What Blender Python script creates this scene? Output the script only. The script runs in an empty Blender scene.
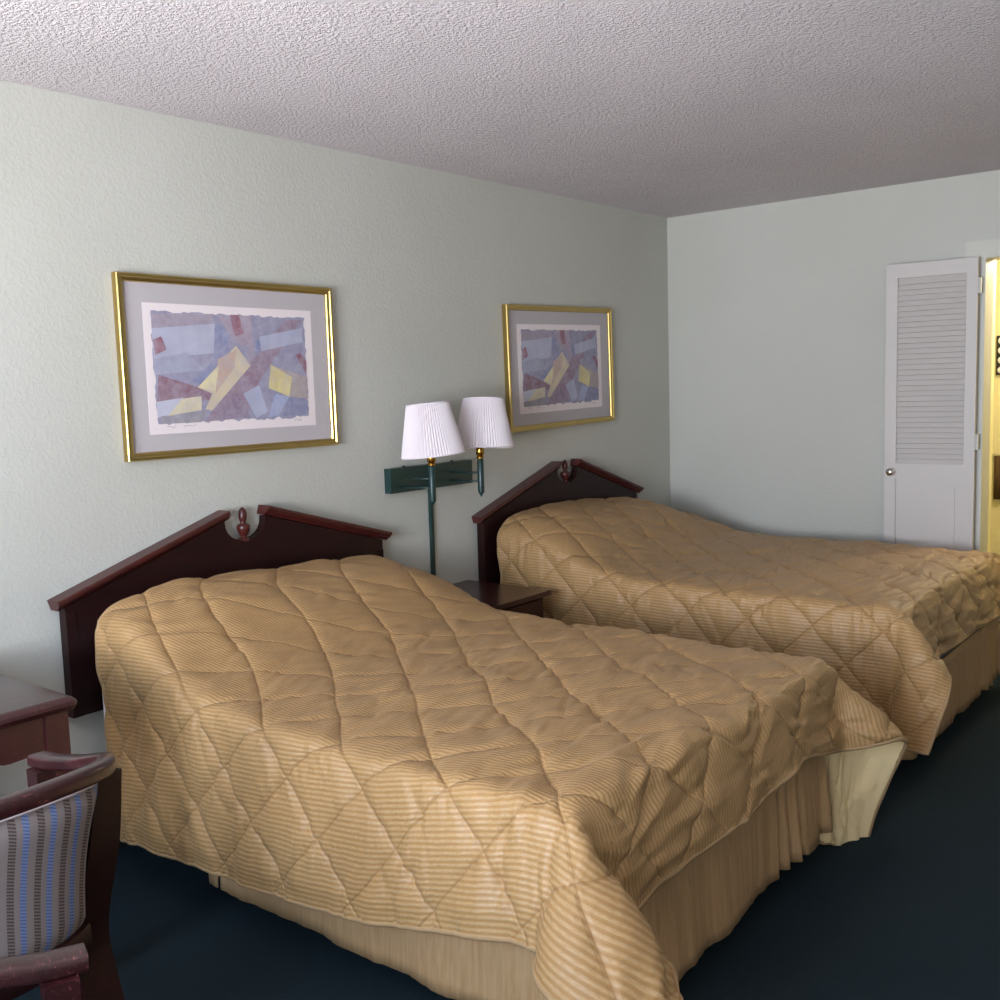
import bpy, bmesh, math, random
import numpy as np
from mathutils import Vector, Matrix
random.seed(3)
PI = math.pi
SC = bpy.context.scene
COL = SC.collection

# ------------------------------------------------------------------ helpers
def s2l(c):
    r = []
    for v in c[:3]:
        v /= 255.0
        r.append(v / 12.92 if v <= 0.04045 else ((v + 0.055) / 1.055) ** 2.4)
    return (r[0], r[1], r[2], 1.0)

def tag(o, label=None, cat=None, group=None, kind=None):
    if label: o['label'] = label
    if cat: o['category'] = cat
    if group: o['group'] = group
    if kind: o['kind'] = kind
    return o

def empty(name, label, cat, loc=(0, 0, 0), rz=0.0, group=None):
    o = bpy.data.objects.new(name, None)
    o.empty_display_size = 0.1
    COL.objects.link(o)
    o.location = loc
    o.rotation_euler = (0, 0, rz)
    return tag(o, label, cat, group)

def link(name, bm, mats, parent=None, smooth=False, bevel=0, seg=2):
    if bevel > 0:
        es = [e for e in bm.edges if len(e.link_faces) == 2 and e.calc_face_angle(0) > 0.6]
        if es:
            bmesh.ops.bevel(bm, geom=es, offset=bevel, segments=seg, profile=0.5, affect='EDGES', clamp_overlap=True)
    bmesh.ops.recalc_face_normals(bm, faces=bm.faces)
    me = bpy.data.meshes.new(name)
    bm.to_mesh(me); bm.free()
    if not isinstance(mats, (list, tuple)): mats = [mats]
    for m in mats: me.materials.append(m)
    if smooth:
        for p in me.polygons: p.use_smooth = True
    o = bpy.data.objects.new(name, me)
    COL.objects.link(o)
    if parent: o.parent = parent
    return o

def smooth_by_angle(o, ang=40):
    me = o.data
    for p in me.polygons: p.use_smooth = True
    try: me.set_sharp_from_angle(angle=math.radians(ang))
    except Exception: pass
    return o

def add_box(bm, lo, hi, M=None, mi=0):
    x0, y0, z0 = lo; x1, y1, z1 = hi
    vs = [bm.verts.new(p) for p in ((x0,y0,z0),(x1,y0,z0),(x1,y1,z0),(x0,y1,z0),(x0,y0,z1),(x1,y0,z1),(x1,y1,z1),(x0,y1,z1))]
    if M is not None:
        for v in vs: v.co = M @ v.co
    for f in ((0,3,2,1),(4,5,6,7),(0,1,5,4),(1,2,6,5),(2,3,7,6),(3,0,4,7)):
        fc = bm.faces.new([vs[i] for i in f]); fc.material_index = mi
    return vs

def box(name, lo, hi, mat, parent=None, bevel=0, seg=2):
    bm = bmesh.new(); add_box(bm, lo, hi)
    return link(name, bm, mat, parent, bevel=bevel, seg=seg)

def add_prism(bm, pts, axis, a0, a1, mi=0):
    """closed outline pts (2D) extruded along an axis: 0 -> (a,p,q), 1 -> (p,a,q), 2 -> (p,q,a)"""
    def mk(p, a):
        return {0: (a, p[0], p[1]), 1: (p[0], a, p[1]), 2: (p[0], p[1], a)}[axis]
    A = [bm.verts.new(mk(p, a0)) for p in pts]
    B = [bm.verts.new(mk(p, a1)) for p in pts]
    n = len(pts)
    fs = [bm.faces.new(A), bm.faces.new(B[::-1])]
    for i in range(n):
        fs.append(bm.faces.new((A[i], B[i], B[(i+1) % n], A[(i+1) % n])))
    for f in fs: f.material_index = mi

def add_lathe(bm, prof, centre=(0,0,0), n=24, M=None, cap=True):
    rings = []
    for r, z in prof:
        ring = []
        for k in range(n):
            a = 2*PI*k/n
            v = Vector((centre[0]+r*math.cos(a), centre[1]+r*math.sin(a), centre[2]+z))
            if M is not None: v = M @ v
            ring.append(bm.verts.new(v))
        rings.append(ring)
    for i in range(len(rings)-1):
        for k in range(n):
            bm.faces.new((rings[i][k], rings[i][(k+1)%n], rings[i+1][(k+1)%n], rings[i+1][k]))
    if cap:
        bm.faces.new(rings[0][::-1]); bm.faces.new(rings[-1])

def add_tube(bm, pts, r, n=8, closed=False):
    pts = [Vector(p) for p in pts]
    m = len(pts); rings = []
    up = Vector((0.13, 0.21, 0.97)).normalized(); prev = None
    for i in range(m):
        if closed: t = pts[(i+1) % m] - pts[i-1]
        else: t = pts[min(i+1, m-1)] - pts[max(i-1, 0)]
        if t.length < 1e-9: t = Vector((1,0,0))
        t.normalize()
        if prev is None:
            a = t.cross(up)
            if a.length < 1e-3: a = t.cross(Vector((1,0,0)))
        else:
            a = prev - t * prev.dot(t)
        a.normalize(); prev = a; b = t.cross(a)
        rr = r[i] if isinstance(r, (list, tuple)) else r
        rings.append([bm.verts.new(pts[i] + a*math.cos(2*PI*k/n)*rr + b*math.sin(2*PI*k/n)*rr) for k in range(n)])
    rng = m if closed else m-1
    for i in range(rng):
        A = rings[i]; B = rings[(i+1) % m]
        for k in range(n):
            bm.faces.new((A[k], A[(k+1)%n], B[(k+1)%n], B[k]))
    if not closed:
        bm.faces.new(rings[0][::-1]); bm.faces.new(rings[-1])

def catmull(pts, per=8):
    P = [Vector(p) for p in pts]; out = []
    P = [P[0]*2-P[1]] + P + [P[-1]*2-P[-2]]
    for i in range(1, len(P)-2):
        for k in range(per):
            t = k/per
            p0, p1, p2, p3 = P[i-1], P[i], P[i+1], P[i+2]
            out.append(0.5*((2*p1)+(p2-p0)*t+(2*p0-5*p1+4*p2-p3)*t*t+(3*p1-p0-3*p2+p3)*t*t*t))
    out.append(P[-2].copy())
    return out

def add_sweep(bm, path, sections, side=None):
    """sweep rounded-rect like sections (list of (offset_out, offset_up)) along path; out = horizontal normal"""
    m = len(path); rings = []
    for i in range(m):
        t = path[min(i+1, m-1)] - path[max(i-1, 0)]
        t.normalize()
        out = t.cross(Vector((0,0,1)))
        out.normalize()
        up = out.cross(t)
        sec = sections(i/(m-1)) if callable(sections) else sections
        rings.append([bm.verts.new(path[i] + out*a + up*b) for a, b in sec])
    n = len(rings[0])
    for i in range(m-1):
        for k in range(n):
            bm.faces.new((rings[i][k], rings[i][(k+1)%n], rings[i+1][(k+1)%n], rings[i+1][k]))
    bm.faces.new(rings[0][::-1]); bm.faces.new(rings[-1])

def rrect(w, h, r, n=4):
    pts = []
    for cx, cy, a0 in ((w/2-r, h/2-r, 0), (-w/2+r, h/2-r, 90), (-w/2+r, -h/2+r, 180), (w/2-r, -h/2+r, 270)):
        for k in range(n+1):
            a = math.radians(a0 + 90*k/n)
            pts.append((cx + r*math.cos(a), cy + r*math.sin(a)))
    return pts

# ------------------------------------------------------------------ materials
class Mat:
    def __init__(s, name, color=(200,200,200), rough=0.5, metal=0.0, spec=0.5, **kw):
        s.m = bpy.data.materials.new(name); s.m.use_nodes = True
        s.nt = s.m.node_tree; s.b = s.nt.nodes['Principled BSDF']
        s.b.inputs['Base Color'].default_value = s2l(color)
        s.b.inputs['Roughness'].default_value = rough
        s.b.inputs['Metallic'].default_value = metal
        s.b.inputs['Specular IOR Level'].default_value = spec
        for k, v in kw.items(): s.b.inputs[k.replace('_', ' ')].default_value = v
    def n(s, t, **kw):
        nd = s.nt.nodes.new(t)
        for k, v in kw.items():
            if k in nd.inputs: nd.inputs[k].default_value = v
            else: setattr(nd, k, v)
        return nd
    def l(s, a, b): s.nt.links.new(a, b)
    def math(s, op, a, b=None, c=None):
        nd = s.nt.nodes.new('ShaderNodeMath'); nd.operation = op
        for i, v in enumerate((a, b, c)):
            if v is None: continue
            if isinstance(v, (int, float)): nd.inputs[i].default_value = v
            else: s.l(v, nd.inputs[i])
        return nd.outputs[0]
    def coords(s, scale=(1,1,1), uv=False):
        tc = s.n('ShaderNodeTexCoord'); mp = s.n('ShaderNodeMapping')
        mp.inputs['Scale'].default_value = scale
        s.l(tc.outputs['UV' if uv else 'Object'], mp.inputs['Vector'])
        return mp.outputs[0]
    def noise(s, vec, scale, detail=3, rough=0.5):
        nd = s.n('ShaderNodeTexNoise'); nd.inputs['Scale'].default_value = scale
        nd.inputs['Detail'].default_value = detail; nd.inputs['Roughness'].default_value = rough
        s.l(vec, nd.inputs['Vector']); return nd.outputs['Fac']
    def mix(s, fac, c1, c2):
        nd = s.nt.nodes.new('ShaderNodeMix'); nd.data_type = 'RGBA'
        if isinstance(fac, (int, float)): nd.inputs[0].default_value = fac
        else: s.l(fac, nd.inputs[0])
        for i, c in ((6, c1), (7, c2)):
            if isinstance(c, tuple): nd.inputs[i].default_value = c if len(c) == 4 else s2l(c)
            else: s.l(c, nd.inputs[i])
        return nd.outputs[2]
    def ramp(s, v, lo, hi):
        nd = s.nt.nodes.new('ShaderNodeMapRange'); nd.inputs['From Min'].default_value = lo
        nd.inputs['From Max'].default_value = hi; s.l(v, nd.inputs['Value']); return nd.outputs[0]
    def bump(s, h, strength=0.5, dist=0.01, prev=None):
        nd = s.nt.nodes.new('ShaderNodeBump'); nd.inputs['Strength'].default_value = strength
        nd.inputs['Distance'].default_value = dist; s.l(h, nd.inputs['Height'])
        if prev is not None: s.l(prev, nd.inputs['Normal'])
        s.l(nd.outputs[0], s.b.inputs['Normal']); return nd.outputs[0]
    def color(s, c): s.l(c, s.b.inputs['Base Color'])

def m_wall(name, c, c2):
    m = Mat(name, c, 0.75, spec=0.25)
    v = m.coords(); big = m.noise(v, 1.3, 2)
    m.color(m.mix(m.ramp(big, 0.3, 0.7), c, c2))
    n1 = m.noise(v, 75, 3, 0.55); n2 = m.noise(v, 26, 2)
    b = m.bump(m.ramp(n1, 0.45, 0.75), 0.4, 0.0018)
    m.bump(n2, 0.25, 0.003, b)
    return m.m
M_WALL = m_wall('pale_green_wall_paint', (196,196,187), (191,191,181))
M_BATH = m_wall('yellow_bathroom_paint', (230,222,178), (225,216,168))

def m_ceiling():
    m = Mat('popcorn_ceiling', (201,194,195), 0.95, spec=0.1)
    v = m.coords(); n0 = m.noise(v, 85, 2, 0.5); n1 = m.noise(v, 190, 2, 0.6)
    h = m.math('ADD', m.math('MULTIPLY', m.ramp(n0, 0.35, 0.7), 1.0), m.math('MULTIPLY', m.ramp(n1, 0.35, 0.7), 0.6))
    m.color(m.mix(m.ramp(m.noise(v, 2.0, 2), 0.3, 0.7), (224,217,219), (218,211,213)))
    m.bump(h, 1.0, 0.006)
    return m.m
M_CEIL = m_ceiling()

def m_carpet():
    m = Mat('dark_teal_carpet', (27,41,46), 0.95, spec=0.15)
    v = m.coords(); n = m.noise(v, 230, 3, 0.7); nb = m.noise(v, 5, 3)
    c = m.mix(m.ramp(nb, 0.3, 0.7), (21,34,38), (26,40,45))
    g = m.noise(v, 420, 1, 0.5)
    c2 = m.mix(m.ramp(g, 0.35, 0.7), (10,18,22), (48,62,68))
    m.color(m.mix(0.55, c, c2))
    m.b.inputs['Sheen Weight'].default_value = 0.12
    m.b.inputs['Sheen Tint'].default_value = s2l((90,120,140))
    m.bump(n, 0.9, 0.006)
    return m.m
M_CARPET = m_carpet()

def m_wood(name, a, b, rough=0.28, spec=0.5):
    m = Mat(name, a, rough, spec=spec)
    v = m.coords((1, 0.18, 1)); n = m.noise(v, 26, 5, 0.6)
    m.color(m.mix(m.ramp(n, 0.3, 0.75), a, b))
    w = m.noise(m.coords(), 70, 3, 0.7)
    m.l(m.math('MULTIPLY_ADD', w, 0.06, rough - 0.02), m.b.inputs['Roughness'])
    m.b.inputs['Coat Weight'].default_value = 0.1; m.b.inputs['Coat Roughness'].default_value = 0.25
    return m.m
M_MAHOG = m_wood('dark_mahogany', (30,12,12), (42,16,15), 0.45, 0.18)
M_CAP = m_wood('mahogany_moulding', (62,21,19), (78,28,23), 0.34)
M_NIGHT = m_wood('nightstand_mahogany', (46,20,19), (60,26,24), 0.25)

def m_wornwood(name, a, b, chip):
    m = Mat(name, a, 0.3)
    v = m.coords((1, 1, 1)); n = m.noise(v, 18, 4, 0.6)
    base = m.mix(m.ramp(n, 0.3, 0.75), a, b)
    sc = m.noise(m.coords((16, 60, 60)), 3.2, 4, 0.75)
    chipf = m.math('MULTIPLY', m.ramp(sc, 0.58, 0.66), m.ramp(m.noise(v, 9, 2), 0.47, 0.62))
    m.color(m.mix(chipf, base, chip))
    m.b.inputs['Coat Weight'].default_value = 0.3; m.b.inputs['Coat Roughness'].default_value = 0.15
    return m.m
M_CHAIRW = m_wornwood('worn_cherry_chair_wood', (38,13,15), (56,20,21), (128,72,70))
M_TABLE = m_wornwood('cherry_table_wood', (52,22,23), (64,27,27), (128,74,66))

def m_quilt():
    m = Mat('gold_striped_quilt_fabric', (200,165,108), 0.5, spec=0.42)
    uv = m.n('ShaderNodeTexCoord').outputs['UV']
    sep = m.n('ShaderNodeSeparateXYZ'); m.l(uv, sep.inputs[0])
    U, V = sep.outputs[0], sep.outputs[1]
    wob = m.noise(m.coords((1, 1, 1), uv=True), 9, 2)
    vv = m.math('MULTIPLY_ADD', wob, 0.006, V)
    st = m.math('SINE', m.math('MULTIPLY', vv, 2*PI/0.0125))
    stf = m.ramp(st, -0.5, 0.5)
    crep = m.noise(m.coords((90, 260, 1), uv=True), 1.0, 3, 0.6)
    stf = m.math('MULTIPLY', stf, m.ramp(crep, 0.15, 0.6))
    m.color(m.mix(stf, (160,122,74), (180,148,105)))
    m.l(m.math('MULTIPLY_ADD', stf, -0.13, 0.54), m.b.inputs['Roughness'])
    m.b.inputs['Sheen Weight'].default_value = 0.03
    m.b.inputs['Sheen Roughness'].default_value = 0.4
    um = m.n('ShaderNodeUVMap'); um.uv_map = 'seams'
    sp = m.n('ShaderNodeSeparateXYZ'); m.l(um.outputs[0], sp.inputs[0])
    def sd(o_): return m.math('MULTIPLY', m.math('ABSOLUTE', m.math('SUBTRACT', o_, m.math('ROUND', o_))), 0.185)
    dseam = m.math('MINIMUM', sd(sp.outputs[0]), sd(sp.outputs[1]))
    thread = m.math('SUBTRACT', 1.0, m.ramp(dseam, 0.0006, 0.0024))
    m.color(m.mix(m.math('MULTIPLY', thread, 0.45), m.b.inputs['Base Color'].links[0].from_socket, (140,98,52)))
    # fine crinkles running across the stripes
    w1 = m.noise(m.coords((58, 11, 1), uv=True), 1.0, 3, 0.6)
    w2 = m.noise(m.coords((14, 4.5, 1), uv=True), 1.0, 2, 0.5)
    b = m.bump(m.math('MULTIPLY', m.ramp(st, -1, 1), 1.0), 0.45, 0.0016)
    b = m.bump(w1, 0.5, 0.006, b)
    b = m.bump(m.ramp(dseam, 0.0, 0.006), 0.6, 0.004, b)
    m.bump(w2, 0.45, 0.014, b)
    return m.m
M_QUILT = m_quilt()
def m_lining():
    m = Mat('cream_lining', (240,214,162), 0.75, spec=0.2)
    m.bump(m.noise(m.coords((14, 60, 1), uv=True), 1, 3), 0.4, 0.006)
    return m.m
M_LINING = m_lining()
M_PIPING = Mat('quilt_binding', (166,136,98), 0.7, spec=0.2).m
def m_skirt():
    m = Mat('gold_bed_skirt_fabric', (184,148,98), 0.6, spec=0.25)
    v = m.coords((150, 150, 6)); n = m.noise(v, 1.0, 3, 0.6)
    m.color(m.mix(m.ramp(n, 0.3, 0.7), (166,130,88), (184,150,110)))
    m.bump(n, 0.4, 0.003)
    return m.m
M_SKIRT = m_skirt()
def m_cloth(name, c, s=400, d=0.0008):
    m = Mat(name, c, 0.9, spec=0.15); m.bump(m.noise(m.coords(), s, 2), 0.5, d); return m.m
M_WHITE = m_cloth('white_cotton', (228,228,232))
M_BOXSP = m_cloth('box_spring_ticking', (205,205,210))

def m_chairfab():
    m = Mat('blue_tan_striped_chair_fabric', (130,120,120), 0.85, spec=0.2)
    uv = m.n('ShaderNodeTexCoord').outputs['UV']
    sep = m.n('ShaderNodeSeparateXYZ'); m.l(uv, sep.inputs[0])
    U, V = sep.outputs[0], sep.outputs[1]
    per = 0.052
    ph = m.math('FRACT', m.math('DIVIDE', U, per))
    blue = m.math('MULTIPLY', m.math('GREATER_THAN', ph, 0.70), m.math('LESS_THAN', ph, 0.93))
    brown = m.math('MULTIPLY', m.math('GREATER_THAN', ph, 0.22), m.math('LESS_THAN', ph, 0.48))
    hatch = m.ramp(m.math('SINE', m.math('MULTIPLY', m.math('ADD', V, m.math('MULTIPLY', U, 0.5)), 2*PI/0.0072)), -0.3, 0.3)
    base = m.mix(0.5, (142,131,128), (128,117,114))
    c = m.mix(m.math('MULTIPLY', brown, m.math('MULTIPLY_ADD', hatch, 0.6, 0.3)), base, (74,60,54))
    cb = m.mix(hatch, (92,104,140), (118,134,178))
    m.color(m.mix(blue, c, cb))
    m.bump(m.noise(m.coords(), 500, 2), 0.5, 0.0008)
    return m.m
M_CHFAB = m_chairfab()

def m_gold():
    m = Mat('brushed_gold_frame', (190,165,102), 0.28, 1.0)
    m.bump(m.noise(m.coords((1, 1, 1)), 120, 2), 0.08, 0.001)
    return m.m
M_GOLD = m_gold()
M_MATB = m_cloth('grey_mat_board', (186,180,182), 700, 0.0003)
M_PAPER = m_cloth('print_paper', (232,222,222), 500, 0.0003)
def m_art():
    m = Mat('abstract_print_ink', (150,150,170), 0.6, spec=0.2)
    at = m.n('ShaderNodeAttribute'); at.attribute_name = 'ink'
    v = m.coords(); n = m.noise(v, 28, 5, 0.65); n2 = m.noise(v, 11, 3, 0.6)
    c = m.mix(m.math('MULTIPLY', m.ramp(n, 0.3, 0.7), 0.5), at.outputs['Color'], (196,194,206))
    c = m.mix(m.math('MULTIPLY', m.ramp(n2, 0.4, 0.75), 0.35), c, (148,138,160))
    m.color(c); return m.m
M_ART = m_art()
M_INK = Mat('pencil_marks', (110,104,110), 0.8).m

def m_shade():
    m = Mat('white_pleated_shade', (226,218,220), 0.8, spec=0.15)
    m.b.inputs['Transmission Weight'].default_value = 0.0
    m.b.inputs['Subsurface Weight'].default_value = 0.15
    m.b.inputs['Subsurface Radius'].default_value = (0.02, 0.015, 0.015)
    return m.m
M_SHADE = m_shade()
M_GREEN = Mat('dark_green_enamel', (22,52,50), 0.35, spec=0.5).m
M_BRASS = Mat('polished_brass', (190,145,62), 0.18, 1.0).m
M_STEEL = Mat('satin_nickel', (205,200,190), 0.22, 1.0).m
def m_paint(name, c):
    m = Mat(name, c, 0.45, spec=0.4); m.bump(m.noise(m.coords((60, 60, 8)), 1.5, 2), 0.1, 0.001); return m.m
M_DOOR = m_paint('grey_white_door_paint', (198,192,186))
M_TRIM = m_paint('cream_casing_paint', (200,199,188))
M_BLACK = Mat('dark_plastic', (20,20,22), 0.5).m

# ------------------------------------------------------------------ camera
YB = 5.433
cam = bpy.data.cameras.new('camera'); co = bpy.data.objects.new('camera', cam); COL.objects.link(co)
Xc = -Vector((-1282, 78, -1016)).normalized()
Yc = Vector((814, 142, -1016)).normalized()
Zc = -Vector((300, -9800, -1016)).normalized()
_u, _s, _v = np.linalg.svd(np.array([Xc, Yc, Zc]).T)
R = Matrix((_u @ _v).T.tolist())    # rows = world axes in camera space -> camera-to-world rotation
co.matrix_world = Matrix.Translation((3.02, 0, 1.47)) @ R.to_4x4()
cam.sensor_width = 36; cam.lens = 36 * 1.016; cam.clip_start = 0.02
SC.camera = co

# ------------------------------------------------------------------ room shell
CEIL = 2.44; XR = 3.95; YF = -0.75
def structure(o, label=None, cat=None): return tag(o, label, cat, kind='structure')
structure(box('floor', (-0.12, YF-0.12, -0.1), (XR+0.12, YB+0.12, 0), M_CARPET), 'dark teal carpet floor running under both beds', 'floor')
bm = bmesh.new()
_zc = CEIL - 0.0092*(YB-YF+0.12)
add_prism(bm, [(YF-0.12, _zc), (YB, CEIL), (YB+0.12, CEIL), (YB+0.12, CEIL+0.1), (YF-0.12, CEIL+0.1)], 0, -0.12, XR+0.12)
structure(link('ceiling', bm, M_CEIL), 'pinkish grey popcorn textured ceiling above the beds', 'ceiling')
structure(box('wall_left', (-0.12, YF-0.12, 0), (0, YB+0.12, CEIL), M_WALL), 'pale green textured wall behind the headboards', 'wall')
structure(box('wall_right', (XR, YF-0.12, 0), (XR+0.12, YB+0.12, CEIL), M_WALL), 'pale green side wall facing the foot of the beds', 'wall')
DX0, DX1, DZ = 1.738, 2.52, 2.045
bm = bmesh.new()
add_box(bm, (0, YB, 0), (DX0, YB+0.12, CEIL)); add_box(bm, (DX1, YB, 0), (XR, YB+0.12, CEIL)); add_box(bm, (DX0, YB, DZ), (DX1, YB+0.12, CEIL))
structure(link('wall_back', bm, M_WALL), 'pale green end wall with the louvered door', 'wall')
WX0, WX1, WZ0, WZ1 = 0.75, 2.50, 0.72, 2.12
bm = bmesh.new()
EX0, EX1 = 2.72, 3.64  # unseen door opening, added so fill light can reach the ceiling
add_box(bm, (0, YF-0.12, 0), (WX0, YF, CEIL)); add_box(bm, (WX1, YF-0.12, 0), (EX0, YF, CEIL))
add_box(bm, (EX1, YF-0.12, 0), (XR, YF, CEIL)); add_box(bm, (EX0, YF-0.12, 2.05), (EX1, YF, CEIL))
add_box(bm, (WX0, YF-0.12, 0), (WX1, YF, WZ0)); add_box(bm, (WX0, YF-0.12, WZ1), (WX1, YF, CEIL))
structure(link('wall_front', bm, M_WALL), 'pale green front wall with the window', 'wall')
bm = bmesh.new()
for lo, hi in (((WX0, YF-0.09, WZ0), (WX0+0.05, YF-0.03, WZ1)), ((WX1-0.05, YF-0.09, WZ0), (WX1, YF-0.03, WZ1)),
               ((WX0, YF-0.09, WZ0), (WX1, YF-0.03, WZ0+0.05)), ((WX0, YF-0.09, WZ1-0.05), (WX1, YF-0.03, WZ1)),
               ((1.605, YF-0.09, WZ0), (1.645, YF-0.03, WZ1))):
    add_box(bm, lo, hi)
structure(link('window_1', bm, M_TRIM), 'wide window in the front wall', 'window')

structure(box('base_cover_left', (0, YF, 0), (0.012, YB, 0.075), Mat('dark_base_cover', (26,34,36), 0.5).m), 'added low dark strip covering the pale wall foot behind the beds', 'baseboard')  # added dark strip, hides the pale wall foot below the comforter hem
# back-wall doorway casing
bm = bmesh.new()
add_box(bm, (DX0-0.078, YB-0.016, 0), (DX0, YB, DZ+0.07))
add_box(bm, (DX0, YB-0.016, DZ), (DX1, YB, DZ+0.07))
add_box(bm, (DX1, YB-0.016, 0), (DX1+0.095, YB, DZ+0.07))
structure(link('trim_1', bm, M_TRIM), 'cream painted casing around the bathroom doorway', 'casing')
bm = bmesh.new()
add_box(bm, (DX0, YB-0.02, 0), (DX0+0.016, YB+0.13, DZ)); add_box(bm, (DX1-0.016, YB-0.02, 0), (DX1, YB+0.13, DZ))
add_box(bm, (DX0+0.016, YB-0.02, DZ-0.016), (DX1-0.016, YB+0.13, DZ))
structure(link('trim_2', bm, M_TRIM), 'cream door jamb lining the bathroom doorway', 'jamb')

# louvered door leaf folded back against the end wall
door = empty('door_1', 'white louvered door folded back against the end wall', 'door', (1.730, YB-0.04, 0))
door['kind'] = 'structure'
W = 0.428; T = 0.032
Md = Matrix.Rotation(math.radians(4.0), 4, 'Z')     # leaf swings slightly off the wall
door.rotation_euler = (0, 0, math.radians(3.0))
# local: hinge at x=0, leaf extends to -W, thickness in y -T..0
bm = bmesh.new()
z0, z1 = 0.012, 2.032
add_box(bm, (-W, -T, z0), (-W+0.056, 0, z1)); add_box(bm, (-0.05, -T, z0), (0, 0, z1))
add_box(bm, (-W+0.056, -T, z1-0.07), (-0.05, 0, z1)); add_box(bm, (-W+0.056, -T, 0.95), (-0.05, 0, 1.025)); add_box(bm, (-W+0.056, -T, z0), (-0.05, 0, 0.14))
link('door_frame', bm, M_DOOR, door, bevel=0.0025)
bm = bmesh.new()
zz = 1.03; n = 35; stp = (z1-0.072-1.03)/n
for k in range(n):
    c = Vector((0, -T/2, zz + (k+0.5)*stp))
    Mx = Matrix.Translation(c) @ Matrix.Rotation(math.radians(66), 4, 'X')
    add_box(bm, (-W+0.054, -0.021, -0.003), (-0.048, 0.019, 0.003), Mx)
link('louver_slats', bm, M_DOOR, door)
bm = bmesh.new()
add_box(bm, (-W+0.056, -T+0.010, 0.14), (-0.05, -0.010, 0.95))
add_box(bm, (-W+0.095, -T+0.004, 0.18), (-0.088, -0.006, 0.91))
link('lower_panel', bm, M_DOOR, door, bevel=0.003)
bm = bmesh.new()
Mk = Matrix.Translation((-W+0.036, -T, 0.985)) @ Matrix.Rotation(PI/2, 4, 'X')
add_lathe(bm, [(0.016,0),(0.016,0.003),(0.007,0.006),(0.007,0.018),(0.014,0.024),(0.0195,0.031),(0.0185,0.040),(0.011,0.045),(0.003,0.046)], M=Mk, n=24)
smooth_by_angle(link('door_knob', bm, M_STEEL, door), 35)
for z in (0.25, 1.1, 1.86):
    bm = bmesh.new()
    add_lathe(bm, [(0.004,0),(0.004,0.075)], (0.004, -T+0.006, z), 12); add_box(bm, (0.0, -T+0.004, z), (0.014, 0.0, z+0.075))
    link('hinge', bm, M_TRIM, door)

M_TILE = m_paint('brown_bathroom_floor', (96,84,66))
# bathroom alcove beyond the doorway
AX0, AX1, AY = 1.36, 3.0, YB+1.72
structure(box('wall_bathroom_back', (AX0-0.1, AY, 0), (AX1+0.1, AY+0.1, CEIL), M_BATH), 'yellow wall at the back of the bathroom', 'wall')
structure(box('wall_bathroom_left', (AX0-0.1, YB+0.12, 0), (AX0, AY, CEIL), M_BATH), 'yellow left side wall of the bathroom', 'wall')
structure(box('wall_bathroom_right', (AX1, YB+0.12, 0), (AX1+0.1, AY, CEIL), M_BATH), 'yellow right side wall of the bathroom', 'wall')
structure(box('ceiling_bathroom', (AX0-0.1, YB+0.12, CEIL-0.1), (AX1+0.1, AY+0.1, CEIL), M_TRIM), 'white ceiling of the bathroom', 'ceiling')
structure(box('floor_bathroom', (AX0-0.1, YB+0.12, -0.1), (AX1+0.1, AY+0.1, 0), M_TILE), 'pale floor of the bathroom', 'floor')
M_YTRIM = m_paint('cream_yellow_paint', (236,226,176))
structure(box('trim_3', (1.572, YB+0.72, 0), (1.622, YB+0.78, 2.10), M_YTRIM, bevel=0.003), 'pale yellow upright door edge just inside the bathroom', 'trim')
pic = empty('wall_plaque', 'dark plaque with white pattern on the yellow bathroom wall', 'plaque', (1.425, AY-0.001, 1.46))
box('backing', (0, -0.02, 0), (0.16, 0, 0.25), M_BLACK, pic, 0.003)
bm = bmesh.new()
for i in range(3):
    for j in range(4):
        add_lathe(bm, [(0.022,0),(0.018,0.006),(0.006,0.009)], n=12, M=Matrix.Translation((0.03+0.05*i, -0.02, 0.032+0.062*j)) @ Matrix.Rotation(PI/2,4,'X'))
link('relief_pattern', bm, M_WHITE, pic)
tw = empty('hanging_towel', 'brown towel hanging on the yellow bathroom wall below the plaque', 'towel', (1.43, AY-0.001, 0.66))
bm = bmesh.new()
pts = []
for k in range(25):
    u = k/24; pts.append((u*0.26, -0.035-0.008*math.sin(u*22)))
outline = pts + [(p[0], p[1]+0.014) for p in pts[::-1]]
add_prism(bm, outline, 2, 0.0, 0.28)
link('towel_cloth', bm, m_cloth('brown_towelling', (92,72,48), 300, 0.002), tw, True)
bm = bmesh.new(); add_tube(bm, [(-0.02,-0.028,0.285),(0.28,-0.028,0.285)], 0.008, 10); add_box(bm, (-0.02,-0.03,0.275),(0.0,0,0.295)); add_box(bm, (0.26,-0.03,0.275),(0.28,0,0.295))
link('towel_bar', bm, M_STEEL, tw)
fx = empty('bathroom_light', 'bright ceiling light inside the bathroom doorway', 'light', (1.9, YB+0.62, CEIL-0.1))
bm = bmesh.new(); add_lathe(bm, [(0.15,-0.001),(0.155,-0.012),(0.15,-0.02)], n=32); link('fixture_base', bm, M_STEEL, fx)
m = Mat('glowing_glass', (255,240,205), 0.4); m.b.inputs['Emission Color'].default_value = s2l((255,226,160)); m.b.inputs['Emission Strength'].default_value = 9
bm = bmesh.new(); add_lathe(bm, [(0.14,-0.02),(0.135,-0.045),(0.11,-0.07),(0.07,-0.088),(0.02,-0.095)], n=32); smooth_by_angle(link('glass_dome', bm, m.m, fx))

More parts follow.
